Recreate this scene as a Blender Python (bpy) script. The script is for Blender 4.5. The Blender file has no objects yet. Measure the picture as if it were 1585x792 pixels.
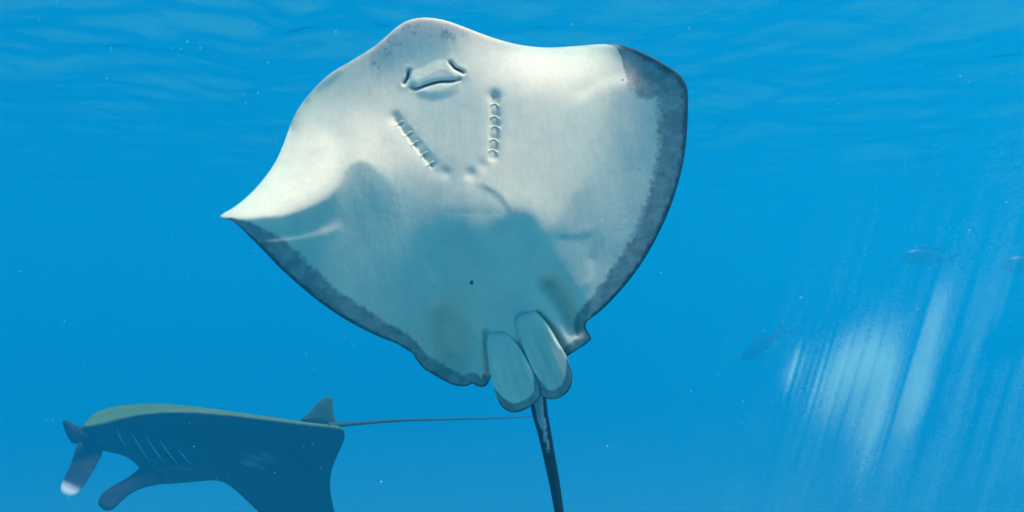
import bpy, bmesh, math, random
import numpy as np
from mathutils import Vector, Matrix

# ------------------------------------------------------------------ camera, sky, sun, exposure
S = bpy.context.scene
COL = S.collection
RX, RY = 1585.0, 792.0              # the photograph's own pixels, used to turn a pixel into a direction
F = 1244.0                          # focal length in those pixels (about 65 degrees across)
CAM = np.array([0.0, 0.0, 10.6])    # ten metres above the pale sandy bottom
PITCH = math.radians(3.0)
SURF = 13.7                         # height of the water surface
cam = bpy.data.cameras.new('camera'); co = bpy.data.objects.new('camera', cam); COL.objects.link(co)
cam.sensor_width = 36.0; cam.lens = 36.0 * F / RX
cam.clip_start = 0.05; cam.clip_end = 2000
co.location = CAM; co.rotation_euler = (math.pi / 2 + PITCH, 0, 0)
S.camera = co

L = np.array([0.26, -0.24, 0.92]); L /= np.linalg.norm(L)      # towards the sun
elev = math.asin(L[2]); azim = math.atan2(L[0], L[1])
W = bpy.data.worlds.new('World'); S.world = W; W.use_nodes = True
nt = W.node_tree
sky = nt.nodes.new('ShaderNodeTexSky'); sky.sky_type = 'NISHITA'; sky.sun_disc = False
sky.sun_elevation = elev; sky.sun_rotation = azim
bgn = nt.nodes['Background']; bgn.inputs[1].default_value = 0.15
nt.links.new(sky.outputs[0], bgn.inputs[0])
sun = bpy.data.lights.new('sun', 'SUN'); sun.energy = 4.2; sun.angle = math.radians(9); sun.color = (1.0, 0.86, 0.70)
so = bpy.data.objects.new('sun', sun); COL.objects.link(so); so.location = (10, -5, 60)
so.rotation_euler = Vector((-L[0], -L[1], -L[2])).to_track_quat('-Z', 'Y').to_euler()
S.view_settings.view_transform = 'Standard'; S.view_settings.look = 'None'
S.view_settings.exposure = 0.68; S.view_settings.gamma = 1.0; S.view_settings.use_curve_mapping = False
S.render.engine = 'CYCLES'
S.cycles.use_denoising = True
S.cycles.max_bounces = 10; S.cycles.volume_bounces = 2; S.cycles.transparent_max_bounces = 12
S.cycles.diffuse_bounces = 3; S.cycles.glossy_bounces = 3
S.cycles.adaptive_threshold = 0.02
S.cycles.sample_clamp_indirect = 4.0

WATER_SCATTER = (0.0003, 0.0345, 0.0630)     # per metre, red green blue
WATER_ABSORB = (0.072, 0.0300, 0.006)

# ------------------------------------------------------------------ helpers
cp, sp = math.cos(PITCH), math.sin(PITCH)
def ray(u, v):
    """direction of a photo pixel with unit depth along the optical axis (works on arrays)"""
    x = (np.asarray(u, float) - RX / 2) / F; z = -(np.asarray(v, float) - RY / 2) / F
    return np.stack([x, cp - sp * z, sp + cp * z], -1)
def at(u, v, d):
    return CAM + ray(u, v) * np.asarray(d, float)[..., None]

def mat(name):
    m = bpy.data.materials.new(name); m.use_nodes = True
    return m, m.node_tree, m.node_tree.nodes['Principled BSDF']
def N(t, kind, **kw):
    n = t.nodes.new(kind)
    for k, v in kw.items(): setattr(n, k, v)
    return n
def mesh_obj(name, verts, faces, material=None, parent=None, smooth=True):
    me = bpy.data.meshes.new(name); me.from_pydata([tuple(v) for v in verts], [], faces); me.update()
    o = bpy.data.objects.new(name, me); COL.objects.link(o)
    if material: me.materials.append(material)
    if smooth: me.polygons.foreach_set('use_smooth', [True] * len(me.polygons))
    if parent:
        o.parent = parent; o.matrix_parent_inverse = Matrix.Translation(-Vector(parent.location))
    return o
def empty(name, loc, label, cat, group=None):
    o = bpy.data.objects.new(name, None); COL.objects.link(o); o.location = loc; o.empty_display_size = 0.2
    o['label'] = label; o['category'] = cat
    if group: o['group'] = group
    return o
def attr(o, name, vals):
    a = o.data.attributes.new(name, 'FLOAT', 'POINT'); a.data.foreach_set('value', np.asarray(vals, np.float32))
def noise2(seed):
    """smooth band-limited 2-d noise as a sum of random waves"""
    r = np.random.RandomState(seed); K = r.normal(size=(40, 2)); P = r.rand(40) * 6.283
    return lambda x, y: sum(np.sin(k[0] * x + k[1] * y + p) for k, p in zip(K, P)) / math.sqrt(20)

def spline(pts, n, closed=True):
    """Catmull-Rom through the points, n samples evenly spaced along it"""
    P = np.array(pts, float); m = len(P); out = []
    idx = range(m) if closed else range(m - 1)
    for i in idx:
        if closed: a, b, c, d = P[i - 1], P[i], P[(i + 1) % m], P[(i + 2) % m]
        else: a, b, c, d = P[max(i - 1, 0)], P[i], P[i + 1], P[min(i + 2, m - 1)]
        ta = max(np.linalg.norm(b[:2] - a[:2]), 1e-6) ** .5; tb = max(np.linalg.norm(c[:2] - b[:2]), 1e-6) ** .5; tc = max(np.linalg.norm(d[:2] - c[:2]), 1e-6) ** .5
        m1 = (c - b) + tb * ((b - a) / ta - (c - a) / (ta + tb)) if np.linalg.norm(b - a) > 1e-6 else (c - b)
        m2 = (c - b) + tb * ((d - c) / tc - (d - b) / (tb + tc)) if np.linalg.norm(d - c) > 1e-6 else (c - b)
        for k in range(24):
            t = k / 24
            out.append((2*t**3-3*t**2+1)*b + (t**3-2*t**2+t)*m1 + (-2*t**3+3*t**2)*c + (t**3-t**2)*m2)
    out.append(P[0] if closed else P[-1]); out = np.array(out)
    s = np.concatenate([[0], np.cumsum(np.linalg.norm(np.diff(out[:, :2], axis=0), axis=1))])
    q = np.linspace(0, s[-1], n + 1)[:-1] if closed else np.linspace(0, s[-1], n)
    return np.stack([np.interp(q, s, out[:, k]) for k in range(out.shape[1])], -1)

def blur(a, s):
    if s <= 0: return a
    r = int(3 * s) + 1; k = np.exp(-0.5 * (np.arange(-r, r + 1) / s) ** 2); k /= k.sum()
    p = np.pad(a, ((r, r), (0, 0)), mode='edge'); a = np.apply_along_axis(lambda c: np.convolve(c, k, 'valid'), 0, p)
    p = np.pad(a, ((0, 0), (r, r)), mode='edge'); return np.apply_along_axis(lambda c: np.convolve(c, k, 'valid'), 1, p)
def inside(poly, X, Y):
    P = np.array(poly, float)[:, :2]; c = np.zeros(X.shape, bool)
    for (x1, y1), (x2, y2) in zip(P, np.roll(P, -1, 0)):
        if y1 == y2: continue
        c ^= ((y1 > Y) != (y2 > Y)) & (X < (x2 - x1) * (Y - y1) / (y2 - y1) + x1)
    return c
def dist_poly(pts, X, Y, closed=False):
    """distance to a polyline, and the parameter 0..1 along it"""
    P = np.array(pts, float)[:, :2]
    if closed: P = np.vstack([P, P[:1]])
    best = np.full(X.shape, 1e9); par = np.zeros(X.shape); n = len(P) - 1
    for i in range(n):
        a, b = P[i], P[i + 1]; d = b - a; l2 = max(d @ d, 1e-9)
        t = np.clip(((X - a[0]) * d[0] + (Y - a[1]) * d[1]) / l2, 0, 1)
        q = np.hypot(X - a[0] - t * d[0], Y - a[1] - t * d[1]); w = q < best
        best[w] = q[w]; par[w] = ((i + t) / n)[w]
    return best, par

class Relief:
    """The form of an animal's side turned to the camera: slopes laid down area by area (how far each area tips
    towards the light) and joined into one smooth height field, in pixels at the animal's own distance."""
    def __init__(s, box, step, base):
        s.x0, s.y0, s.x1, s.y1 = box; s.st = step
        s.X, s.Y = np.meshgrid(np.arange(s.x0, s.x1, step, float), np.arange(s.y0, s.y1, step, float))
        s.g = np.full(s.X.shape, float(base))
    def area(s, poly, g, sig, ramp=None, smooth=True):
        p = spline(poly, 160) if smooth else poly
        m = blur(inside(p, s.X, s.Y).astype(float), sig / s.st)
        if ramp is not None: m = m * ramp(s.X, s.Y)
        s.g = s.g * (1 - m) + g * m
    def streak(s, line, g, wid):
        d, t = dist_poly(spline(line, 30, False), s.X, s.Y)
        m = np.exp(-(d / wid) ** 2) * np.clip(np.minimum(t, 1 - t) * 5, 0, 1)
        s.g = s.g * (1 - m) + g * m
    def solve(s, outline, extra=None, perp=0.12, bend=0.6, pin=2e-5, iters=500):
        dx, dz = L[0], L[2]; n = math.hypot(dx, dz); dx /= n; dz /= n
        ins = inside(outline, s.X, s.Y); ins = ins | inside(extra, s.X, s.Y) if extra else ins; w = np.where(ins, 1.0, 0.03); st = s.st
        def gx(h): o = np.zeros_like(h); o[:, :-1] = (h[:, 1:] - h[:, :-1]) / st; return o
        def gxT(v): o = np.zeros_like(v); o[:, :-1] -= v[:, :-1] / st; o[:, 1:] += v[:, :-1] / st; return o
        def gy(h): o = np.zeros_like(h); o[:-1] = (h[1:] - h[:-1]) / st; return o
        def gyT(v): o = np.zeros_like(v); o[:-1] -= v[:-1] / st; o[1:] += v[:-1] / st; return o
        # along the light: a = dx*hx - dz*hy (image y runs down), across: b = dz*hx + dx*hy
        def A(h):
            hx, hy = gx(h), gy(h)
            a = w * (dx * hx - dz * hy); b = perp * w * (dz * hx + dx * hy)
            o = gxT(dx * a + dz * b) + gyT(-dz * a + dx * b) + pin * h
            lx = gx(gxT(h * 1.0)) ; ly = gy(gyT(h * 1.0)); l = lx + ly
            o2 = gx(gxT(l)) + gy(gyT(l))
            return o + bend * 0.02 * o2
        rhs = gxT(dx * w * -s.g) + gyT(-dz * w * -s.g)
        h = np.zeros_like(s.g); r = rhs - A(h); p = r.copy(); rr = (r * r).sum()
        for _ in range(iters):
            Ap = A(p); al = rr / (p * Ap).sum(); h += al * p; r -= al * Ap
            r2 = (r * r).sum()
            if r2 < 1e-7 * (rhs * rhs).sum(): break
            p = r + r2 / rr * p; rr = r2
        s.h = h - h[w == 1].mean()
        return s
    def __call__(s, x, y):
        fx = np.clip((x - s.x0) / s.st, 0, s.X.shape[1] - 1.001); fy = np.clip((y - s.y0) / s.st, 0, s.X.shape[0] - 1.001)
        i = fx.astype(int); j = fy.astype(int); a = fx - i; b = fy - j; h = s.h
        return (h[j, i] * (1 - a) + h[j, i + 1] * a) * (1 - b) + (h[j + 1, i] * (1 - a) + h[j + 1, i + 1] * a) * b

def pillow(outline, centre, rings, depth, front, back, rim=2.0, power=1.0):
    """closed body: a belly side and a back side over one outline. front(x,y,d) and back(x,y,d) give relief in
    pixels towards the camera (d = distance from the edge in pixels). Returns verts, faces, side, edge distance, pixel coords."""
    O = np.asarray(outline)[:, :2]; n = len(O); C = np.array(centre, float)
    r = (np.arange(1, rings + 1) / rings) ** power
    r = 1 - (1 - r) ** 1.25 if power == 1.0 else r
    P = C + (O[None] - C) * r[:, None, None]                    # rings x n x 2
    X, Y = P[..., 0], P[..., 1]
    d = dist_poly(O, X, Y, True)[0]; d[-1] = 0
    hf = front(X, Y, d); hb = back(X, Y, d)
    mid = (hf[-1] + hb[-1]) / 2; hf[-1] = mid
    c0 = np.array([C[0]]), np.array([C[1]]); dc = dist_poly(O, c0[0], c0[1], True)[0]
    px = F / depth
    def pos(x, y, h): return at(x, y, depth - h / px)
    V = [pos(c0[0], c0[1], front(c0[0], c0[1], dc)), pos(X, Y, hf).reshape(-1, 3),
         pos(c0[0], c0[1], back(c0[0], c0[1], dc)), pos(X[:-1], Y[:-1], hb[:-1]).reshape(-1, 3)]
    nf = 1 + rings * n
    faces = []
    f = lambda k, j: 1 + k * n + j % n
    b = lambda k, j: f(k, j) if k == rings - 1 else nf + 1 + k * n + j % n
    for j in range(n):
        faces.append((0, f(0, j + 1), f(0, j))); faces.append((nf, b(0, j), b(0, j + 1)))
    for k in range(rings - 1):
        for j in range(n):
            faces.append((f(k, j), f(k, j + 1), f(k + 1, j + 1), f(k + 1, j)))
            faces.append((b(k, j), b(k + 1, j), b(k + 1, j + 1), b(k, j + 1)))
    V = np.concatenate(V)
    side = np.zeros(len(V)); side[nf:] = 1
    D = np.concatenate([dc, d.ravel(), dc, d[:-1].ravel()])
    UV = np.concatenate([[C], P.reshape(-1, 2), [C], P[:-1].reshape(-1, 2)])
    return V, faces, side, D, UV
def tube(path, radii, seg=16, flat=1.0):
    """round or flattened tube along world points; caps closed"""
    P = np.array(path, float); V = []; F_ = []
    T = np.gradient(P, axis=0); T /= np.linalg.norm(T, axis=1)[:, None]
    ref = np.array([0, 1.0, 0])
    for p, t, r in zip(P, T, radii):
        a = np.cross(t, ref); a /= np.linalg.norm(a); b = np.cross(a, t)
        for k in range(seg):
            an = 2 * math.pi * k / seg
            V.append(p + r * (a * math.cos(an) + b * flat * math.sin(an)))
    for i in range(len(P) - 1):
        for k in range(seg):
            F_.append((i * seg + k, i * seg + (k + 1) % seg, (i + 1) * seg + (k + 1) % seg, (i + 1) * seg + k))
    F_.append(tuple(range(seg))); F_.append(tuple((len(P) - 1) * seg + k for k in reversed(range(seg))))
    return np.array(V), F_
def join(parts):
    V, F_, A, o = [], [], [], 0
    for v, f, a in parts:
        V.append(v); F_ += [tuple(i + o for i in q) for q in f]; A.append(a); o += len(v)
    return np.concatenate(V), F_, np.concatenate(A)

# ------------------------------------------------------------------ the setting: sea bed, water surface, the water itself
def build_surface():
    n = 420
    u = np.linspace(-1, 1, n); k = np.sinh(u * 4.6) / math.sinh(4.6)
    xs = k * 150; v = np.linspace(-1, 1, n); ys = np.sinh(v * 4.6) / math.sinh(4.6) * 150 + 9
    X, Y = np.meshgrid(xs, ys)
    r = np.random.RandomState(5); Z = np.zeros_like(X)
    cell = np.maximum(np.gradient(xs)[None, :] * np.ones_like(X), np.gradient(ys)[:, None])
    for lam, amp, m in ((3.4, .038, 9), (1.7, .020, 12), (.85, .009, 14), (.5, .0035, 12)):
        for _ in range(m):
            a = r.normal(0.9, 0.7); kk = 2 * math.pi / (lam * r.uniform(.7, 1.3)); ph = r.rand() * 6.3
            fade = np.clip(2.2 - cell * 5 / lam, 0, 1)
            Z += fade * amp * np.sin(kk * (math.cos(a) * X + math.sin(a) * Y) + ph)
    Z *= .40 + .46 * np.exp(-((X + 3.5) / 2.6) ** 2 - ((Y - 8.0) / 2.2) ** 2)
    V = np.stack([X, Y, Z + SURF], -1).reshape(-1, 3)
    fc = [(j * n + i, j * n + i + 1, (j + 1) * n + i + 1, (j + 1) * n + i) for j in range(n - 1) for i in range(n - 1)]
    m, t, p = mat('water_surface')
    t.nodes.remove(p); out = t.nodes['Material Output']
    tr = N(t, 'ShaderNodeBsdfTransparent'); gl = N(t, 'ShaderNodeBsdfGlossy'); gl.inputs['Roughness'].default_value = 0.03
    tr.inputs[0].default_value = (.90, .96, 1, 1); gl.inputs['Color'].default_value = (.42, .96, 1, 1)
    fr = N(t, 'ShaderNodeFresnel'); fr.inputs[0].default_value = 1.33
    mx = N(t, 'ShaderNodeMixShader')
    tc = N(t, 'ShaderNodeTexCoord'); no = N(t, 'ShaderNodeTexNoise'); no.inputs['Scale'].default_value = 2.6; no.inputs['Detail'].default_value = 3
    bp = N(t, 'ShaderNodeBump'); bp.inputs['Strength'].default_value = 0.4; bp.inputs['Distance'].default_value = 0.08
    t.links.new(tc.outputs['Object'], no.inputs['Vector']); t.links.new(no.outputs[0], bp.inputs['Height'])
    for q in (fr, gl): t.links.new(bp.outputs[0], q.inputs['Normal'])
    t.links.new(fr.outputs[0], mx.inputs[0]); t.links.new(tr.outputs[0], mx.inputs[1]); t.links.new(gl.outputs[0], mx.inputs[2])
    t.links.new(mx.outputs[0], out.inputs[0])
    o = mesh_obj('water_surface', V, fc, m); o['kind'] = 'structure'
build_surface()

def build_seabed():
    n = 90; q = np.linspace(-1, 1, n); xs = np.sign(q) * np.abs(q) ** 1.6 * 150
    X, Y = np.meshgrid(xs, xs); nz = noise2(3)
    Z = nz(X * .12, Y * .12) * .22 + nz(X * .5 + 9, Y * .5) * .05
    V = np.stack([X, Y, Z], -1).reshape(-1, 3)
    fc = [(j * n + i, j * n + i + 1, (j + 1) * n + i + 1, (j + 1) * n + i) for j in range(n - 1) for i in range(n - 1)]
    m, t, p = mat('sand')
    no = N(t, 'ShaderNodeTexNoise'); no.inputs['Scale'].default_value = 3; cr = N(t, 'ShaderNodeValToRGB')
    cr.color_ramp.elements[0].color = (.35, .43, .36, 1); cr.color_ramp.elements[1].color = (.48, .59, .50, 1)
    t.links.new(no.outputs[0], cr.inputs[0]); t.links.new(cr.outputs[0], p.inputs['Base Color']); p.inputs['Roughness'].default_value = .9
    o = mesh_obj('seabed', V, fc, m); o['kind'] = 'structure'
build_seabed()

def build_water():
    x, z0, z1 = 155.0, -1.6, SURF + .6
    V = [(-x, -x, z0), (x, -x, z0), (x, x + 9, z0), (-x, x + 9, z0), (-x, -x, z1), (x, -x, z1), (x, x + 9, z1), (-x, x + 9, z1)]
    fc = [(0, 3, 2, 1), (4, 5, 6, 7), (0, 1, 5, 4), (1, 2, 6, 5), (2, 3, 7, 6), (3, 0, 4, 7)]
    m, t, p = mat('sea_water'); t.nodes.remove(p)
    v = N(t, 'ShaderNodeVolumePrincipled')
    dens = max(a + b for a, b in zip(WATER_SCATTER, WATER_ABSORB)) * 1.0001
    colr = [a / dens for a in WATER_SCATTER]
    absb = [max(0.0, 1 - (a / dens) / (1 - c)) ** 2 for a, c in zip(WATER_ABSORB, colr)]
    v.inputs['Color'].default_value = (*colr, 1); v.inputs['Density'].default_value = dens
    v.inputs['Anisotropy'].default_value = 0.35; v.inputs['Absorption Color'].default_value = (*absb, 1)
    t.links.new(v.outputs[0], t.nodes['Material Output'].inputs['Volume'])
    o = mesh_obj('haze', V, fc, m, smooth=False); o['kind'] = 'stuff'
    o['label'] = 'clear blue sea water filling the whole view'; o['category'] = 'water'
build_water()

# ------------------------------------------------------------------ skins
def skin_belly():
    """pale belly skin, grey-brown pigment along the hind margin (attribute margin: 0 at the edge, 1 where the band ends)"""
    m, t, p = mat('stingray_skin')
    def A(n):
        a = N(t, 'ShaderNodeAttribute'); a.attribute_name = n; return a.outputs['Fac']
    tc = N(t, 'ShaderNodeTexCoord').outputs['Object']
    def noise(scale, det=4, rough=.6):
        n = N(t, 'ShaderNodeTexNoise'); n.inputs['Scale'].default_value = scale; n.inputs['Detail'].default_value = det; n.inputs['Roughness'].default_value = rough
        t.links.new(tc, n.inputs['Vector']); return n.outputs[0]
    def M(op, a, b=None, c=None, clamp=False):
        n = N(t, 'ShaderNodeMath', operation=op); n.use_clamp = clamp
        for i, q in enumerate((a, b, c)):
            if q is None: continue
            if isinstance(q, (int, float)): n.inputs[i].default_value = q
            else: t.links.new(q, n.inputs[i])
        return n.outputs[0]
    def mix(f, a, b):
        n = N(t, 'ShaderNodeMix', data_type='RGBA'); 
        for i, q in ((0, f), (6, a), (7, b)):
            if isinstance(q, tuple): n.inputs[i].default_value = (*q, 1)
            else: t.links.new(q, n.inputs[i])
        return n.outputs[2]
    def step(x, lo, hi):
        n = N(t, 'ShaderNodeMapRange', interpolation_type='SMOOTHSTEP'); t.links.new(x, n.inputs[0])
        n.inputs[1].default_value = lo; n.inputs[2].default_value = hi; return n.outputs[0]
    big = noise(6, 3); fine = noise(60, 5); grit = noise(230, 3, .7)
    base = mix(step(big, .3, .7), (.80, .66, .50), (.93, .755, .56))
    base = mix(M('MULTIPLY', step(noise(17, 5, .7), .45, .75), .35), base, (.63, .57, .45))
    base = mix(M('MULTIPLY', step(fine, .52, .72), .22), base, (.62, .53, .40))
    # pigment band with a ragged inner border
    rag = M('ADD', A('margin'), M('MULTIPLY', M('SUBTRACT', noise(90, 3, .7), .5), .60))
    rag = M('ADD', rag, M('MULTIPLY', M('SUBTRACT', noise(14, 2), .5), .35))
    band = M('SUBTRACT', 1.0, step(rag, .80, 1.10))
    bandcol = mix(step(noise(32, 5, .65), .35, .68), (.25, .215, .185), (.40, .35, .30))
    col = mix(band, base, bandcol)
    rim = M('SUBTRACT', 1.0, step(M('ADD', A('margin'), M('MULTIPLY', M('SUBTRACT', fine, .5), .35)),   .05, .24))
    rim = M('MULTIPLY', rim, step(A('bandw'), 4.0, 12.0))
    col = mix(rim, col, (.045, .05, .055))
    # small freckles: on the snout and here and there by the band
    vo = N(t, 'ShaderNodeTexVoronoi'); vo.inputs['Scale'].default_value = 26; t.links.new(tc, vo.inputs['Vector'])
    fre = M('MULTIPLY', M('SUBTRACT', 1.0, step(vo.outputs['Distance'], .10, .16)), M('MULTIPLY', A('freckle'), step(noise(9, 2), .6, .66)))
    col = mix(fre, col, (.12, .12, .12))
    blot = M('MULTIPLY', A('snout'), step(noise(48, 4, .75), .50, .60))
    col = mix(M('MULTIPLY', blot, .62), col, (.27, .27, .27))
    # tail: near black with a pale ragged strip underneath
    tailp = M('ADD', A('pale'), M('MULTIPLY', M('SUBTRACT', noise(55, 4, .7), .5), .9))
    tailc = mix(step(tailp, .46, .60), (.016, .020, .020), (.42, .42, .38))
    col = mix(A('tail'), col, tailc)
    col = mix(A('back'), col, mix(step(noise(20, 5), .35, .65), (.055, .050, .040), (.11, .10, .08)))
    t.links.new(col, p.inputs['Base Color'])
    p.inputs['Roughness'].default_value = .55; p.inputs['Specular IOR Level'].default_value = .12
    t.links.new(M('MULTIPLY', M('MULTIPLY', M('SUBTRACT', 1.0, band), M('SUBTRACT', 1.0, A('back'))), .55), p.inputs['Subsurface Weight']); p.inputs['Subsurface Radius'].default_value = (1.0, .45, .28); p.inputs['Subsurface Scale'].default_value = .03
    bp = N(t, 'ShaderNodeBump'); bp.inputs['Strength'].default_value = .5; bp.inputs['Distance'].default_value = .006
    st = N(t, 'ShaderNodeMapping'); st.inputs['Scale'].default_value = (1, 1, .35); t.links.new(tc, st.inputs[0])
    n2 = N(t, 'ShaderNodeTexNoise'); n2.inputs['Scale'].default_value = 22; n2.inputs['Detail'].default_value = 6; t.links.new(st.outputs[0], n2.inputs['Vector'])
    t.links.new(M('ADD', n2.outputs[0], M('MULTIPLY', noise(70, 4, .65), .22)), bp.inputs['Height']); t.links.new(bp.outputs[0], p.inputs['Normal'])
    return m
SKIN = skin_belly()
def flat_mat(name, c, rough=.7, nscale=0, c2=None):
    m, t, p = mat(name); p.inputs['Roughness'].default_value = rough; p.inputs['Specular IOR Level'].default_value = .2
    no = N(t, 'ShaderNodeTexNoise'); no.inputs['Scale'].default_value = nscale or 30; no.inputs['Detail'].default_value = 4
    cr = N(t, 'ShaderNodeValToRGB'); cr.color_ramp.elements[0].position = .35; cr.color_ramp.elements[1].position = .65
    cr.color_ramp.elements[0].color = (*c, 1); cr.color_ramp.elements[1].color = (*(c2 or [k * 1.5 for k in c]), 1)
    t.links.new(no.outputs[0], cr.inputs[0]); t.links.new(cr.outputs[0], p.inputs['Base Color'])
    return m
DARK = flat_mat('mouth_lining', (.02, .03, .035)); FLAP = flat_mat('gill_flap_skin', (.72, .64, .48), .5, 60, (.80, .72, .55))

# ------------------------------------------------------------------ the stingray, belly to the camera, two metres off
SD = 1.95
OUT = [  # x, y, width of the pigment band in pixels
 (640,30,0),(655,28,0),(672,29,0),(695,34,0),(725,45,0),(760,58,0),(800,69,0),(845,74,0),(890,72,0),(930,69,0),(955,70,6),(975,74,34),(1000,84,58),
 (1030,100,62),(1053,117,60),(1063,133,58),(1065,170,52),(1063,210,46),(1058,250,43),(1048,290,42),(1034,330,40),(1014,372,37),(990,412,34),(962,448,31),(932,479,26),(908,499,20),
 (907,507,18),(915,523,18),(906,533,16),(895,540,16),(881,549,14),(872,556,6),(862,566,0),(840,580,0),(815,588,0),(790,590,0),(772,586,0),(763,583,0),
 (758,586,12),(756,592,16),(750,598,18),(738,597,18),(732,593,18),(722,597,18),(705,596,20),(690,590,22),(672,580,23),(656,570,22),(645,557,18),(638,546,18),(628,540,20),(613,531,22),(592,523,25),
 (560,508,29),(528,490,32),(496,468,34),(464,442,36),(435,416,36),(410,390,32),(388,368,24),(370,350,12),(357,341,5),(348,339,2),(340,335,0),(346,330,0),(360,322,0),(384,303,0),(408,277,0),(427,249,0),(440,220,0),
 (449,195,0),(461,170,0),(480,145,0),(508,117,0),(545,94,0),(580,72,0),(600,55,0),(615,42,0),(628,34,0)]

def build_stingray():
    C = (690, 235)
    o3 = spline(OUT, 900)
    nz = noise2(11)
    # ragged little notches along the hind margin
    O = o3[:, :2].copy()
    R = Relief((330, 16, 1084, 650), 3, 0.0)
    R.area([(600,60),(650,30),(700,36),(740,60),(735,110),(690,120),(620,130),(580,110)], -.14, 18)
    R.area([(600,120),(740,110),(790,170),(780,260),(720,290),(660,270),(600,200)], .07, 26)
    # hinder half turns down, the middle of the body most
    R.area([(575,262),(650,310),(700,300),(760,300),(840,335),(960,320),(1100,660),(300,660),(330,337),(540,260)], -.19, 20, ramp=lambda x, y: np.clip((y - 250) / 170, 0, 1))
    R.area([(700,300),(735,288),(775,305),(830,360),(870,440),(890,500),(830,540),(740,540),(690,480),(660,400),(675,340)], -.85, 20, ramp=lambda x, y: np.clip((y - 290) / 110, 0, 1))
    R.area([(740,500),(900,480),(900,660),(740,660)], -.6, 12)
    R.area([(770,340),(815,370),(845,430),(830,470),(790,440)], -.85, 16)
    R.area([(672,462),(700,458),(728,490),(735,560),(690,572),(650,545)], -1.15, 10)
    R.area([(835,420),(872,430),(905,500),(890,508),(855,470)], -1.1, 9)
    R.area([(625,515),(642,510),(640,545),(620,535)], -1.0, 4)
    # lit breast of the left wing
    R.area([(500,140),(560,105),(620,150),(640,250),(590,270),(540,262),(500,305),(430,335),(335,338),(400,270),(450,190)], .26, 18)
    R.area([(455,205),(500,165),(560,165),(575,200),(545,235),(520,270),(485,310),(430,338),(330,342),(395,280)], .62, 16)
    R.area([(440,235),(490,200),(525,215),(515,255),(470,300),(420,325),(332,338),(390,285)], 1.25, 12)
    R.area([(440,180),(480,130),(520,100),(530,108),(490,140),(462,175),(452,200)], -.28, 4)
    # right shoulder
    R.area([(730,60),(850,80),(960,76),(985,122),(955,165),(925,225),(880,290),(830,345),(780,290),(760,180)], .17, 28)
    R.area([(720,50),(800,76),(850,80),(955,76),(925,112),(875,140),(800,132),(735,105)], .62, 22)
    R.area([(790,76),(850,82),(930,78),(890,112),(840,118),(800,105)], 1.1, 14)
    R.area([(945,78),(985,100),(990,118),(1040,128),(1080,140),(1070,90),(990,60)], -.34, 8)
    R.streak([(880,160),(930,128),(986,116)], .55, 9)
    R.area([(978,130),(960,142),(950,172),(938,212),(908,282),(868,345),(850,420),(900,520),(1090,560),(1095,120),(1010,126)], -.225, 7)
    R.streak([(905,290),(880,340),(862,420)], -.15, 10)
    # crest of the left wing: sharp towards the tip, dying out on the body
    R.area([(325,338.5),(352,340),(400,337),(440,334.5),(470,327),(497,313),(517,297),(530,280),(534,264),(543,251),(557,246.5),(570,250),(585,262),(620,300),(620,600),(300,600)],
           -.235, 3, ramp=lambda x, y: np.clip((640 - x) / 80, 0, 1), smooth=False)
    R.area([(350,341),(440,337),(500,318),(520,330),(480,350),(420,366),(380,358)], -.26, 5)
    R.streak([(385,372),(430,372),(480,364),(530,347)], .22, 6)
    R.streak([(395,384),(440,383),(490,374)], -.35, 5)
    # folds
    R.streak([(655,395),(672,425),(690,455)], .12, 8); R.streak([(690,400),(700,440)], -.1, 4)
    R.streak([(846,352),(880,352),(930,344)], -.20, 6); R.streak([(850,362),(905,364),(925,352)], -.36, 5)
    R.streak([(915,395),(912,425),(903,440)], .05, 5); R.streak([(690,318),(702,295),(722,283),(740,284)], .05, 3)
    R.streak([(733,283),(765,297),(785,322),(792,340)], -.3, 5)
    R.streak([(884,540),(876,515),(868,490)], .0, 8)
    R.solve(O, extra=[(735,490),(735,650),(900,650),(900,490)])
    gr = []   # gill slits: x, y, angle
    for k in range(5):
        t = k / 4; j = (.0, .9, -.7, .6, -.3)[k]; gr.append((616 + 48 * t + j * 1.5, 192 + 63 * t + j, math.radians(20 + 10 * t))); gr.append((766 - 3 * t + 2.2 * math.sin(3.1 * t) - j, 161 + 72 * t + j * 1.6, math.radians(12 + 8 * j)))
    mouth = spline([(638,136),(645,138),(658,133),(680,127),(700,126),(711,123)], 24, False)
    nostL = [(626,129),(631,121),(633,110)]; nostR = [(697,97),(704,106),(717,112)]
    curtain = [(636,128),(637,119),(655,112),(680,100),(694,102),(706,111),(711,122),(690,125),(660,131),(645,136)]
    lip = [(645,139),(660,134),(682,128),(708,126),(705,137),(690,146),(668,149),(654,146)]
    cm = lambda poly, X, Y, s: np.clip((np.where(inside(spline(poly, 60), X, Y), 1, -1) * dist_poly(spline(poly, 60), X, Y, True)[0]) / s + .5, 0, 1)
    def details(X, Y):
        h = np.zeros_like(X); near = (X > 585) & (X < 800) & (Y > 60) & (Y < 330)
        x, y = X[near], Y[near]; q = np.zeros_like(x)
        d, _ = dist_poly(mouth, x, y); 
        q += 3.6 * cm(curtain, x, y, 15) * np.clip(1 - (y - 96) / -60, .3, 1)
        lm = cm(lip, x, y, 20); q += 3.4 * lm * lm * (3 - 2 * lm)
        q -= 9 * np.exp(-(d / 2.6) ** 2)
        for nn in (nostL, nostR):
            d, _ = dist_poly(nn, x, y); q -= 10 * np.exp(-(d / 3.0) ** 2) - 2 * np.exp(-(d / 9) ** 2)
        for gx, gy, an in gr:
            c, s_ = math.cos(an), math.sin(an); a = (x - gx) * c + (y - gy) * s_; b = -(x - gx) * s_ + (y - gy) * c
            b = b + .035 * a * a
            saw = np.where(b < 0, np.clip(1 + b / 9, 0, 1), np.clip(1 - b / 3.2, 0, 1)); saw = saw * saw * (3 - 2 * saw)
            q -= (1.6 if gx < 700 else 1.8) * np.exp(-(a / 7.5) ** 4) * saw
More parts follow.
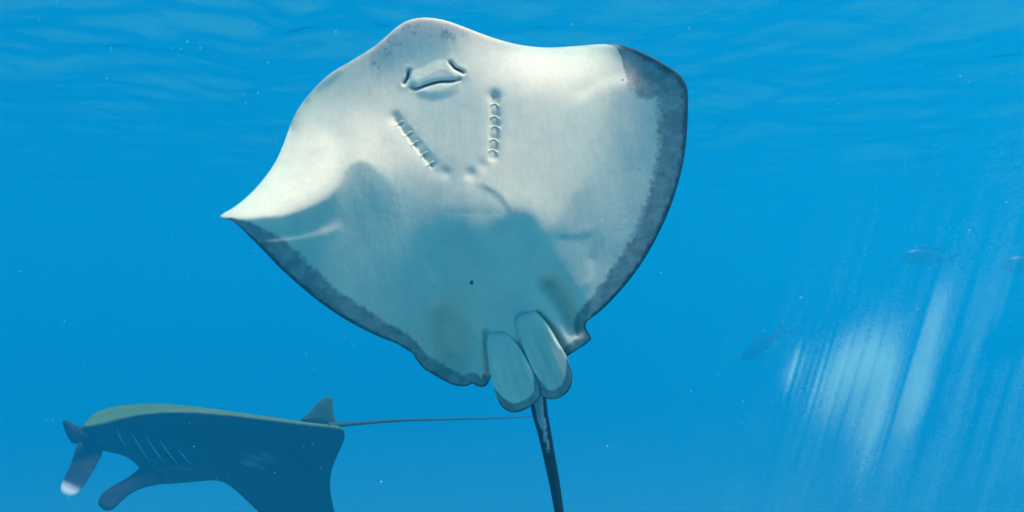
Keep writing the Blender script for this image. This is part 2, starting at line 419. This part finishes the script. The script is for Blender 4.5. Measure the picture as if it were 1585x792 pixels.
        for ax, ay, bx, by in ((610,184,672,262), (766,152,763,242)):          # shallow trough along each row
            d, tt = dist_poly([(ax, ay), (bx, by)], x, y); q -= 2.0 * np.exp(-(d / 12) ** 2)
            if ax < 700:
                l = math.hypot(bx - ax, by - ay); p = ((x - ax) * (by - ay) - (y - ay) * (bx - ax)) / l; e = np.clip(np.minimum(tt, 1 - tt) * 9, 0, 1)
                q -= 3.6 * e * np.where(p > 0, np.clip(1 - p / 14, 0, 1) ** 1.3, np.clip(1 + p / 4.5, 0, 1)) * (1 + .35 * np.sin(tt * 27))
            else: q -= 2.8 * np.exp(-(d / 7.5) ** 4)
        for hx, hy, r, a in ((612,182,8,3), (765,149,10,3.5), (729,270,9,3.6), (748,256,10,2.6), (690,268,9,2.5)):
            q -= a * np.exp(-((x - hx) ** 2 + (y - hy) ** 2) / r ** 2)
        h[near] = q
        return h
    thick = lambda d, X, Y: 3 + 13 * (1 - np.exp(-d / 45)) + 80 * (1 - np.exp(-d / 60)) * np.exp(-((dist_poly([(680,110),(715,260),(780,500)], X, Y)[0]) / 105) ** 2)
    hind = lambda X, Y: np.clip((Y - 500) / 40, 0, 1) * np.clip((800 - X) / 30, 0, 1) * np.clip((X - 600) / 30, 0, 1)
    fold = spline([(378,372),(420,374),(470,366),(530,346)], 30, False)
    trunk = spline([(725,300),(765,420),(785,490)], 24, False)
    bulge = lambda X, Y: 14 * np.clip((Y - 330) / 130, 0, 1) * np.exp(-(dist_poly(trunk, X, Y)[0] / 42) ** 2)
    def form(X, Y, d):
        h = R(X, Y)
        fd, ft = dist_poly(fold, X, Y); h = h + 7 * np.exp(-(fd / 8) ** 2) * np.clip(np.minimum(ft * 4, (1 - ft) * 1.6), 0, 1) * (1 - np.exp(-d / 10))
        # muscle of the trunk stands out; hollows between trunk, wings and pelvic fins
        h = h + bulge(X, Y)
        sm = lambda l: spline(l, 24, False)
        for ln, w, a in (([(688,482),(696,520),(700,545)], 25, 50), ([(852,440),(872,470),(893,500)], 15, 42), ([(634,512),(630,540)], 6, 9), ([(808,360),(830,420)], 26, 12)):
            h -= a * np.exp(-(dist_poly(sm(ln), X, Y)[0] / w) ** 2) * (1 - np.exp(-d / 14))
        for ln, w, a in (([(752,512),(756,555),(757,598)], 6, 14), ([(832,486),(856,515),(876,548)], 6, 14)):
            h -= a * np.exp(-(dist_poly(sm(ln), X, Y)[0] / w) ** 2)
        return h
    def front(X, Y, d):
        h = form(X, Y, d) + details(X, Y) + .5 * nz(X * .02, Y * .02)
        h += 2.6 * hind(X, Y) * np.exp(-d / 16) * np.sin(X * .22 + Y * .12)      # frilled hind edge
        return h - 2.2 * np.exp(-d / 2.0)
    def back(X, Y, d): return form(X, Y, d) - thick(d, X, Y) - 14 * np.exp(-(((X - 650) / 26) ** 2 + ((Y - 150) / 30) ** 2)) - 14 * np.exp(-(((X - 735) / 26) ** 2 + ((Y - 140) / 30) ** 2))
    V, Fc, side, D, UV = pillow(O, C, 190, SD, front, back)
    # pigment margin: nearest outline sample gives the band width
    bw = np.zeros(len(V)); idx = np.where(D < 75)[0]
    for ch in np.array_split(idx, 40):
        dd = ((UV[ch, None, :] - O[None, ::2]) ** 2).sum(-1); bw[ch] = o3[::2, 2][dd.argmin(1)]
    margin = np.where(bw > .5, D / np.maximum(bw, .5), 5.0)
    X, Y = UV[:, 0], UV[:, 1]
    snout = np.exp(-((dist_poly([(585,98),(610,66),(640,46),(680,48),(712,62)], X, Y)[0]) / 12) ** 2)
    freck = ((bw > 0) & (D < 70)).astype(float)
    z = np.zeros(len(V))
    spot = np.clip(3.2 - np.hypot(X - 730, (Y - 437) * .8), 0, 1) * (1 - side)      # one dark mole on the belly
    G = np.meshgrid(np.arange(330., 1090, 4), np.arange(16., 660, 4))
    tk = blur(inside(spline([(640,60),(700,50),(745,110),(775,250),(835,370),(880,440),(908,500),(890,560),(760,610),(650,570),(672,470),(668,400),(610,230),(610,110)], 120), *G).astype(float), 6)
    fx = np.clip((X - 330) / 4, 0, tk.shape[1] - 1).astype(int); fy = np.clip((Y - 16) / 4, 0, tk.shape[0] - 1).astype(int)
    thin = 1 - tk[fy, fx]
    atts = np.stack([margin, bw, freck, snout, spot, z, side, thin], -1)
    parts = [(V, Fc, atts)]
    # pelvic fins
    def fin(out, centre, lift, root, tipband):
        o = spline(out, 200); oo = o[:, :2]
        ax = np.array(tipband) - np.array(root); ln = np.linalg.norm(ax); ax = ax / ln
        bwid = lambda x, y: np.clip((((x - root[0]) * ax[0] + (y - root[1]) * ax[1]) / ln - .62) / .25, 0, 1) * 15
        def along(x, y): return ((x - root[0]) * ax[0] + (y - root[1]) * ax[1]) / ln
        def ff(X, Y, d):
            a = np.clip(along(X, Y), -.2, 1.2); b = (X - root[0]) * -ax[1] + (Y - root[1]) * ax[0]
            return R(X, Y) + bulge(X, Y) + lift * np.clip(a * 1.35 - .10, -.2, .6) + 1.2 * (1 - np.exp(-d / 3)) + 1.6 * np.sin(b * .42 + a * 1.5) * np.clip(a * 2, 0, 1) * np.exp(-((a - .6) / .4) ** 2) - 13 * (1 - np.exp(-(d / 20) ** 2)) * np.exp(-((a - .55) / .3) ** 2) + 4 * np.exp(-((a - .2) / .16) ** 2) * (1 - np.exp(-d / 12)) + .8 * nz(X * .09, Y * .06) - 2 * np.exp(-d / 2)
        def bb(X, Y, d): return ff(X, Y, d) - 2.5 - 7 * (1 - np.exp(-d / 14))
        v, f, sd, dd, uv = pillow(oo, centre, 40, SD, ff, bb)
        w = bwid(uv[:, 0], uv[:, 1]); mg = np.where(w > .5, dd / np.maximum(w, .5), 5.0); zz = np.zeros(len(v))
        parts.append((v, f, np.stack([mg, w, zz, zz, zz, zz, sd, zz + .25], -1)))
    fin([(795,488),(806,476),(826,480),(845,498),(862,526),(879,556),(886,582),(881,603),(866,615),(848,617),(836,610),(829,588),(818,560),(805,525)], (845,555), 26, (806,482), (862,616))
    fin([(754,522),(762,510),(780,512),(800,532),(815,556),(830,588),(837,602),(833,618),(815,632),(795,638),(778,630),(766,606),(758,570)], (792,578), 38, (768,508), (806,638))
    # whip tail, running on below the picture
    tp = np.array([(822,560,17),(828,590,16),(832,612,14.5),(836,640,13.0),(843,670,11.3),(850,705,10.0),(857,740,9.2),(863,775,8.3),(869,820,7.4),(876,900,6.2),(884,1000,5.0),(890,1120,3.6),(889,1260,2.4),(880,1400,1.2),(868,1500,.5)], float)
    q = spline(tp, 90, False); base = float(R(np.array([815.]), np.array([520.]))[0])
    dep = SD - (base - 62 + 0 * q[:, 0]) / (F / SD) + np.linspace(0, 1, 90) ** 2 * .25
    tv, tf = tube(at(q[:, 0], q[:, 1], dep), q[:, 2] * SD / F, 20, .9)
    nT = len(tv); tt = np.repeat(np.linspace(0, 1, 90), 20); an = np.tile(np.arange(20) / 20 * 2 * math.pi, 90)
    facing = -np.sin(an) ; zz = np.zeros(nT); yy = np.repeat(q[:, 1], 20)
    v0 = tv.reshape(90, 20, 3); facing = -(v0[:, :, 1] - v0[:, :, 1].mean(1, keepdims=True)); facing /= np.abs(facing).max(1, keepdims=True) + 1e-9; facing = facing.ravel()
    pale = np.clip(facing, 0, 1) ** 3 * np.clip(1.15 - (yy - 600) / 150, 0, 1) * .95
    parts.append((tv, tf, np.stack([zz + 5, zz, zz, zz, zz + 1, pale, zz, zz], -1)))
    V, Fc, A_ = join(parts)
    root = empty('stingray', at(np.float64(C[0]), np.float64(C[1]), SD + .05), 'large pale-bellied stingray swimming upright with its underside to the viewer, grey hind margin', 'stingray')
    body = mesh_obj('body', V, Fc, SKIN, root)
    for k, nme in enumerate(('margin', 'bandw', 'freckle', 'snout', 'tail', 'pale', 'back', 'thin')): attr(body, nme, A_[:, k])
    # openings: each a dark lining set into its groove
    px = SD / F
    def groove(name, line, rad, sink, m, label=None):
        l = spline([(a, b) for a, b in line], 12, False); h = R(l[:, 0], l[:, 1]) + details(l[:, 0], l[:, 1]) + sink
        w = np.sin(np.linspace(.08, math.pi - .08, 12)) ** .6
        v, f = tube(at(l[:, 0], l[:, 1], SD - h * px), rad * w * px, 8)
        o = mesh_obj(name, v, f, m, root)
        if label: o['label'] = label
        return o
    groove('mouth', [tuple(p) for p in mouth[1:-1:4]], 2.0, .4, DARK)
    groove('nostril', nostL, 2.4, .6, DARK); groove('nostril', nostR, 2.4, .6, DARK)
    for gx, gy, an in gr:
        lf = gx < 700; an = math.radians(-30) if lf else math.radians(10); c, s_ = math.cos(an), math.sin(an); gx += 5 * c * lf; gy += 5 * s_ * lf
        groove('gill_flap', [(gx + a * c + .03 * a * a * s_, gy + a * s_ + (.03 if lf else .06) * a * a) for a in (-7.5, -2.5, 2.5, 7.5)], 1.9 if lf else 1.5, .4, FLAP)
    # small dark spot on the belly
    return root
build_stingray()

# ------------------------------------------------------------------ the manta ray behind, rolled so that its belly shows
MD = 6.2
def manta_skin():
    m, t, p = mat('manta_skin')
    def A(n):
        a = N(t, 'ShaderNodeAttribute'); a.attribute_name = n; return a.outputs['Fac']
    def mix(f, a, b):
        n = N(t, 'ShaderNodeMix', data_type='RGBA')
        for i, q in ((0, f), (6, a), (7, b)):
            if isinstance(q, tuple): n.inputs[i].default_value = (*q, 1)
            else: t.links.new(q, n.inputs[i])
        return n.outputs[2]
    no = N(t, 'ShaderNodeTexNoise'); no.inputs['Scale'].default_value = 9; no.inputs['Detail'].default_value = 6
    c = mix(no.outputs[0], (.012, .014, .016), (.045, .05, .05))
    c = mix(A('back'), c, mix(no.outputs[0], (.06, .12, .035), (.11, .20, .07)))  # black back painted paler green: its sunlit look is in the colour
    n2 = N(t, 'ShaderNodeTexNoise'); n2.inputs['Scale'].default_value = 16; n2.inputs['Detail'].default_value = 4
    mr = N(t, 'ShaderNodeMapRange', interpolation_type='SMOOTHSTEP'); mr.inputs[1].default_value = .48; mr.inputs[2].default_value = .68
    t.links.new(n2.outputs[0], mr.inputs[0]); mm = N(t, 'ShaderNodeMath', operation='MULTIPLY'); t.links.new(mr.outputs[0], mm.inputs[0]); t.links.new(A('mark'), mm.inputs[1])
    c = mix(mm.outputs[0], c, (.20, .22, .22))
    c = mix(A('white'), c, (.85, .85, .80))
    t.links.new(c, p.inputs['Base Color']); p.inputs['Roughness'].default_value = .6; p.inputs['Specular IOR Level'].default_value = .15
    bp = N(t, 'ShaderNodeBump'); bp.inputs['Strength'].default_value = .3; bp.inputs['Distance'].default_value = .02
    t.links.new(no.outputs[0], bp.inputs['Height']); t.links.new(bp.outputs[0], p.inputs['Normal'])
    return m
MSKIN = manta_skin()
def build_manta():
    out = [(124,664),(132,653),(142,642),(157,634),(178,628.5),(210,625),(245,624),(285,627),(330,632),(380,639),(430,646),(470,652),(500,655.5),(522,658),
           (533,667),(532,682),(523,702),(515,722),(511,742),(512,762),(518,792),(529,832),(547,882),(568,932),(578,950),(560,940),(520,905),(480,866),(435,824),(408,799),(388,780),(370,763),
           (352,749),(335,743),(300,745),(262,748),(240,748),(228,740),(215,722),(196,707),(170,699),(148,695),(130,688),(123,677)]
    C = (400, 712); O = spline(out, 420)[:, :2]
    crest = [(110,668),(126,660),(140,658),(160,654),(185,647),(215,641),(250,637.5),(300,637),(360,642),(420,649.5),(470,655.5),(530,662)]
    R = Relief((80, 590, 640, 990), 2, -.5)
    R.area([(200,700),(330,720),(420,740),(480,850),(580,960),(600,700),(500,670),(300,660)], -.35, 30)
    R.area([(120,690),(215,715),(240,752),(340,752),(300,735),(220,700)], -1.2, 8)
    R.area(crest + [(560,640),(500,610),(250,590),(90,600)], 1.7, 1.6, smooth=False)
    R.streak([(500,668),(520,690),(505,740)], -.9, 12)
    R.solve(O)
    nz = noise2(21)
    slits = [[(178,662),(183,676),(192,690)], [(199,667),(212,688),(229,714)], [(222,674),(236,694),(250,714)], [(245,681),(258,700),(271,716)], [(274,696),(284,708),(293,717)]]
    def fr(X, Y, d):
        h = R(X, Y) + .8 * nz(X * .03, Y * .03) - 2 * np.exp(-d / 2)
        for sl in slits:
            q, t = dist_poly(sl, X, Y); h = h - 2.5 * np.exp(-(q / 2.2) ** 2) + 1.8 * np.exp(-(dist_poly([(a + 4, b - 1) for a, b in sl], X, Y)[0] / 2.5) ** 2)
        return h
    thk = lambda d, X: 3 + 62 * (1 - np.exp(-(d / 60) ** 1.3)) * np.clip((640 - X) / 250, .2, 1)
    bk = lambda X, Y, d: R(X, Y) - thk(d, X)
    V, Fc, sd, D, UV = pillow(O, C, 90, MD, fr, bk)
    X, Y = UV[:, 0], UV[:, 1]
    ycr = np.interp(X, [p[0] for p in crest], [p[1] for p in crest]); back = np.clip((ycr - Y) / 1.5 + .5, 0, 1) * (X < 535)
    back = np.maximum(back, sd); mark = np.exp(-(((X - 395) / 26) ** 2 + ((Y - 711) / 12) ** 2)) + .5 * np.exp(-(((X - 270) / 40) ** 2 + ((Y - 722) / 8) ** 2))
    z = np.zeros(len(V)); parts = [(V, Fc, np.stack([back, mark, z], -1))]
    def lobe(out, centre, lift, thick, attf, slope=None):
        o = spline(out, 120)[:, :2]; base = float(R(np.array([float(centre[0])]), np.array([float(centre[1])]))[0])
        b0 = np.array(out)[:, 1].min(); b1 = np.array(out)[:, 1].max()
        f = lambda X, Y, d: base + lift + thick * .5 * (1 - np.exp(-d / 5)) + (slope(X, Y) if slope else 0)
        g = lambda X, Y, d: base + lift - thick * .5 * (1 - np.exp(-d / 5)) - 1 + (slope(X, Y) if slope else 0)
        v, fc, sd_, d_, uv = pillow(o, centre, 24, MD, f, g)
        parts.append((v, fc, attf(uv[:, 0], uv[:, 1], sd_)))
    st = lambda *a: np.stack(a, -1)
    lobe([(97,651),(104,650),(118,658),(132,664),(136,676),(126,684),(112,685),(105,676),(100,664)], (116,670), 4, 7, lambda x, y, q: st(0 * x, 0 * x, 0 * x))
    lobe([(124,682),(146,688),(158,697),(151,716),(140,735),(129,752),(119,764),(107,768),(96,763),(94,752),(98,741),(105,728),(112,710),(117,694)], (125,722), 8, 9,
         lambda x, y, q: st(0 * x, .3 + 0 * x, np.clip((y - 738 - .5 * (x - 95)) / 14, 0, 1)), lambda X, Y: .5 * (Y - 690))
    lobe([(218,722),(236,724),(250,738),(246,748),(226,753),(206,761),(188,775),(174,788),(160,788),(152,778),(157,765),(173,752),(193,741),(208,731)], (200,752), 14, 10,
         lambda x, y, q: st(np.clip((755 - .62 * (x - 170) - y) / 6, 0, 1), 0 * x, 0 * x), lambda X, Y: .45 * (Y - 735))  # upper edge takes the same painted sunlit green
    lobe([(466,650),(480,636),(495,620),(507,613.5),(514,615),(515,630),(519,648),(523,659),(495,660)], (503,645), -8, 7, lambda x, y, q: st(.5 + 0 * x, 0 * x, 0 * x))
    q = spline([(508,658,5),(530,656.5,3.6),(560,654,2.9),(620,650,2.2),(700,648,1.7),(770,646.5,1.3),(815,644,1.0),(838,641,.7)], 60, False)
    base = float(R(np.array([505.]), np.array([660.]))[0])
    tv, tf = tube(at(q[:, 0], q[:, 1], MD - (base - 6) * MD / F + np.linspace(0, .5, 60)), q[:, 2] * MD / F, 10)
    zz = np.zeros(len(tv)); up = np.tile((np.sin(np.arange(10) / 10 * 6.283) > 2).astype(float), 60)
    parts.append((tv, tf, np.stack([zz + .15, zz, zz], -1)))
    V, Fc, A_ = join(parts)
    root = empty('manta_ray', at(np.float64(C[0]), np.float64(C[1]), MD + .2), 'dark manta ray with curled head fins and thin straight tail, swimming behind the stingray', 'manta ray')
    b = mesh_obj('body', V, Fc, MSKIN, root)
    for k, nme in enumerate(('back', 'mark', 'white')): attr(b, nme, A_[:, k])
    pale = flat_mat('gill_edge', (.22, .26, .26), .6, 40, (.42, .46, .46))
    for sl in slits:
        l = spline([(a + 3, b_) for a, b_ in sl], 14, False); h = fr(l[:, 0], l[:, 1], np.full(14, 50.)) + .2
        v, f = tube(at(l[:, 0], l[:, 1], MD - h * MD / F), 1.3 * np.sin(np.linspace(.15, 3.0, 14)) ** .7 * MD / F, 6)
        mesh_obj('gill_slit', v, f, pale, root)
build_manta()

# ------------------------------------------------------------------ far fish
def fish_skin():
    m, t, p = mat('fish_skin'); tc = N(t, 'ShaderNodeTexCoord'); sx = N(t, 'ShaderNodeSeparateXYZ'); t.links.new(tc.outputs['Generated'], sx.inputs[0])
    cr = N(t, 'ShaderNodeValToRGB'); e = cr.color_ramp.elements
    e[0].position = .42; e[0].color = (.10, .12, .12, 1); e[1].position = .62; e[1].color = (.05, .07, .09, 1)
    t.links.new(sx.outputs[2], cr.inputs[0]); t.links.new(cr.outputs[0], p.inputs['Base Color'])
    p.inputs['Roughness'].default_value = .3; p.inputs['Metallic'].default_value = .25
    return m
FSKIN = fish_skin()
def build_fish(loc, length, yaw, pitch, label, bend=0.0, deep=.15):
    V, Fc = [], []; n, sg = 26, 16
    xs = np.linspace(0, 1, n); hgt = deep * np.sin(np.pi * np.clip(xs, 0, 1) ** .72) ** .85 * (1 - .12 * xs) + .004; hgt[-4:] = np.maximum(hgt[-4:], .012)
    for i, (x, h) in enumerate(zip(xs * .86, hgt)):
        for k in range(sg):
            a = 2 * math.pi * k / sg; V.append((x - .45, .62 * h * math.cos(a), h * math.sin(a)))
    for i in range(n - 1):
        for k in range(sg): Fc.append((i * sg + k, i * sg + (k + 1) % sg, (i + 1) * sg + (k + 1) % sg, (i + 1) * sg + k))
    Fc.append(tuple(range(sg))); Fc.append(tuple((n - 1) * sg + k for k in reversed(range(sg))))
    def plate(poly, t=.006, yoff=0):
        o = len(V); c = len(poly)
        for sgn in (-1, 1):
            for x, z in poly: V.append((x, yoff + sgn * t, z))
        Fc.append(tuple(o + k for k in range(c))); Fc.append(tuple(o + c + k for k in reversed(range(c))))
        for k in range(c): Fc.append((o + k, o + c + k, o + c + (k + 1) % c, o + (k + 1) % c))
    plate([(.385,.016),(.46,.07),(.52,.165),(.545,.17),(.50,.07),(.475,0),(.50,-.07),(.545,-.17),(.52,-.165),(.46,-.07),(.385,-.016)])
    plate([(-.10, deep * .9),(-.06, deep + .075),(-.03, deep + .06),(.05, deep * .92)]); plate([(.10, deep * .80),(.17, deep + .09),(.185, deep + .085),(.16, deep * .7)])
    plate([(.12, -deep * .80),(.19, -deep - .09),(.205, -deep - .085),(.18, -deep * .66)])
    for y in (-1, 1): plate([(-.2, -.02),(-.08, -.055),(.03, -.10),(-.06, -.06),(-.18, -.045)], .004, y * deep * .60)
    V = np.array(V); V[:, 1] += bend * (V[:, 0] ** 2); V *= length
    o = mesh_obj('tuna', V, Fc, FSKIN); o.location = loc; o.rotation_euler = (0, pitch, yaw)
    o['label'] = label; o['category'] = 'fish'; o['group'] = 'far fish in the open water'
build_fish(at(np.float64(1434), np.float64(398), 27.), 2.05, math.radians(6), 0, 'faint blue fish level in the water between two others, its back catching the light')
build_fish(at(np.float64(1592), np.float64(409), 26.), 2.02, math.radians(-4), 0, 'faint fish following the others, farthest from the stingray')
build_fish(at(np.float64(1180), np.float64(533), 27.), 1.93, math.radians(-25), math.radians(-38), 'slim hazy fish diving nose down with raised forked tail, beside the bright sun shafts', .2, .11)

# ------------------------------------------------------------------ drifting specks, and sun shafts imitated by clouds of tiny pale bits
def build_specks():
    rr = random.Random(4); V, Fc = [], []
    pts = [(395,38),(230,58),(265,75),(290,65),(310,75),(172,75),(165,122),(380,159),(400,144),(415,97),(49,97),(520,50),(100,497),(698,606),(1023,422),(1070,605),(1487,118),(1500,127),(1558,313),(1500,356),
           (1435,505),(1420,478),(1332,774),(590,745),(470,690),(380,494),(300,690),(1240,460),(1150,620),(886,38),(1066,45),(760,700),(940,690),(60,30),(30,420)]
    pts = [(x, y, rr.uniform(.9, 1.5), rr.uniform(1.2, 2.6)) for x, y in pts]
    pts += [(rr.uniform(0, 1585), rr.uniform(0, 792), rr.uniform(.45, .9), rr.uniform(1.3, 5)) for _ in range(260)]
    ico = [(0, 0, 1), (.9, 0, .1), (-.3, .85, 0), (-.5, -.8, .1), (.1, .1, -1)]
    fs = [(0, 1, 2), (0, 2, 3), (0, 3, 1), (4, 2, 1), (4, 3, 2), (4, 1, 3)]
    for x, y, r, d in pts:
        c = at(np.float64(x), np.float64(y), d); o = len(V); k = r * d / F
        a = rr.random() * 6.28; ca, sa = math.cos(a), math.sin(a)
        for p in ico:
            q = [p[0] * rr.uniform(.6, 1.2), p[1] * rr.uniform(.6, 1.2), p[2] * rr.uniform(.6, 1.2)]
            V.append(c + k * np.array([q[0] * ca - q[1] * sa, q[1] * ca + q[0] * sa, q[2]]))
        Fc.extend([tuple(o + i for i in f) for f in fs])
    o = mesh_obj('floating_specks', V, Fc, flat_mat('speck', (.7, .72, .7), .6, 10, (.9, .9, .88))); o['kind'] = 'stuff'
    o['label'] = 'tiny white specks drifting in the water'; o['category'] = 'specks'
build_specks()

def build_shafts(name, depth, thick, blobs, count, rad, label, seed, lines=(), soft=.6, contrast=1.0):
    """glow of sun shafts, imitated by added tiny pale bits; the puffs are drawn out along the light.
    blobs: photo x, y, half width, half length, share"""
    g = np.random.RandomState(seed); px = depth / F
    tx, tz = L[0] / L[2], 1.0                                   # drift of a streak per unit of height
    share = np.array([b[4] for b in blobs], float); share /= share.sum()
    which = g.choice(len(blobs), count * 4, p=share); B = np.array(blobs, float)[which]
    U, Wd = g.normal(0, soft, (2, count * 4)); U = U * B[:, 2]; Wd = Wd * B[:, 3]    # across, along (pixels)
    x = B[:, 0] + U + Wd * tx * 1.05; y = B[:, 1] - Wd
    across = (x - 1340) + (y - 600) * tx * 1.05                 # coordinate that stays put along a streak
    nz = noise2(seed + 1); keep = np.clip(.45 + contrast * (.40 * nz(across * .07, y * .003) + .34 * nz(across * .22 + 40, y * .004)), .03, 1) * np.clip(.75 + .35 * nz(across * .03 + 9, y * .03), 0, 1)
    for lx, w in lines: keep = keep + np.exp(-((across - lx) / w) ** 2)
    k = np.where(g.rand(len(x)) < keep)[0][:count]; x, y = x[k], y[k]; n = len(k)
    c = at(x, y, depth + g.normal(0, thick * .5, n)); s_ = rad * px * g.uniform(.6, 1.3, n)
    o = np.array([(1, 1, 1), (1, -1, -1), (-1, 1, -1), (-1, -1, 1)], float) * .9
    a = g.rand(n) * 6.283; ca, sa = np.cos(a)[:, None], np.sin(a)[:, None]
    q = np.stack([o[None, :, 0] * ca - o[None, :, 1] * sa, o[None, :, 0] * sa + o[None, :, 1] * ca, o[None, :, 2] + 0 * ca], -1)
    V = (c[:, None] + q * s_[:, None, None]).reshape(-1, 3)
    f = np.array([(0, 1, 2), (0, 3, 1), (0, 2, 3), (1, 3, 2)])
    Fc = (np.arange(n)[:, None, None] * 4 + f[None]).reshape(-1, 3)
    ob = mesh_obj(name, V.tolist(), Fc.tolist(), SHAFT_BITS); ob['kind'] = 'stuff'; ob['label'] = label; ob['category'] = 'light shafts'
SHAFT_BITS = flat_mat('shaft_light_cyan', (.50, .95, .95), .4, 20, (.58, .98, .98))  # colour of the shaft light, given to bits added to imitate its glow
build_shafts('sun_shafts', 7.0, 1.1, [(1229,570,14,36,.25), (1272,602,34,52,1.0), (1340,585,60,80,3.4), (1350,665,32,75,1.5), (1420,590,24,110,1.6), (1300,565,60,50,.8), (1445,490,16,90,.35)],
              250000, .215, 'bright white-blue glow of sun shafts in streaks, made of added tiny bits', 8, (), .5, .85)
build_shafts('sun_shaft_veil', 9.0, 1.2, [(1330,660,190,330,1.0), (1540,640,170,330,1.3), (1450,520,140,130,.7), (1240,740,110,210,.5)],
              170000, .18, 'faint pale blue veil of light around the bright sun shafts, made of added tiny bits', 15, ((150, 8), (235, 5)), .75, .55)
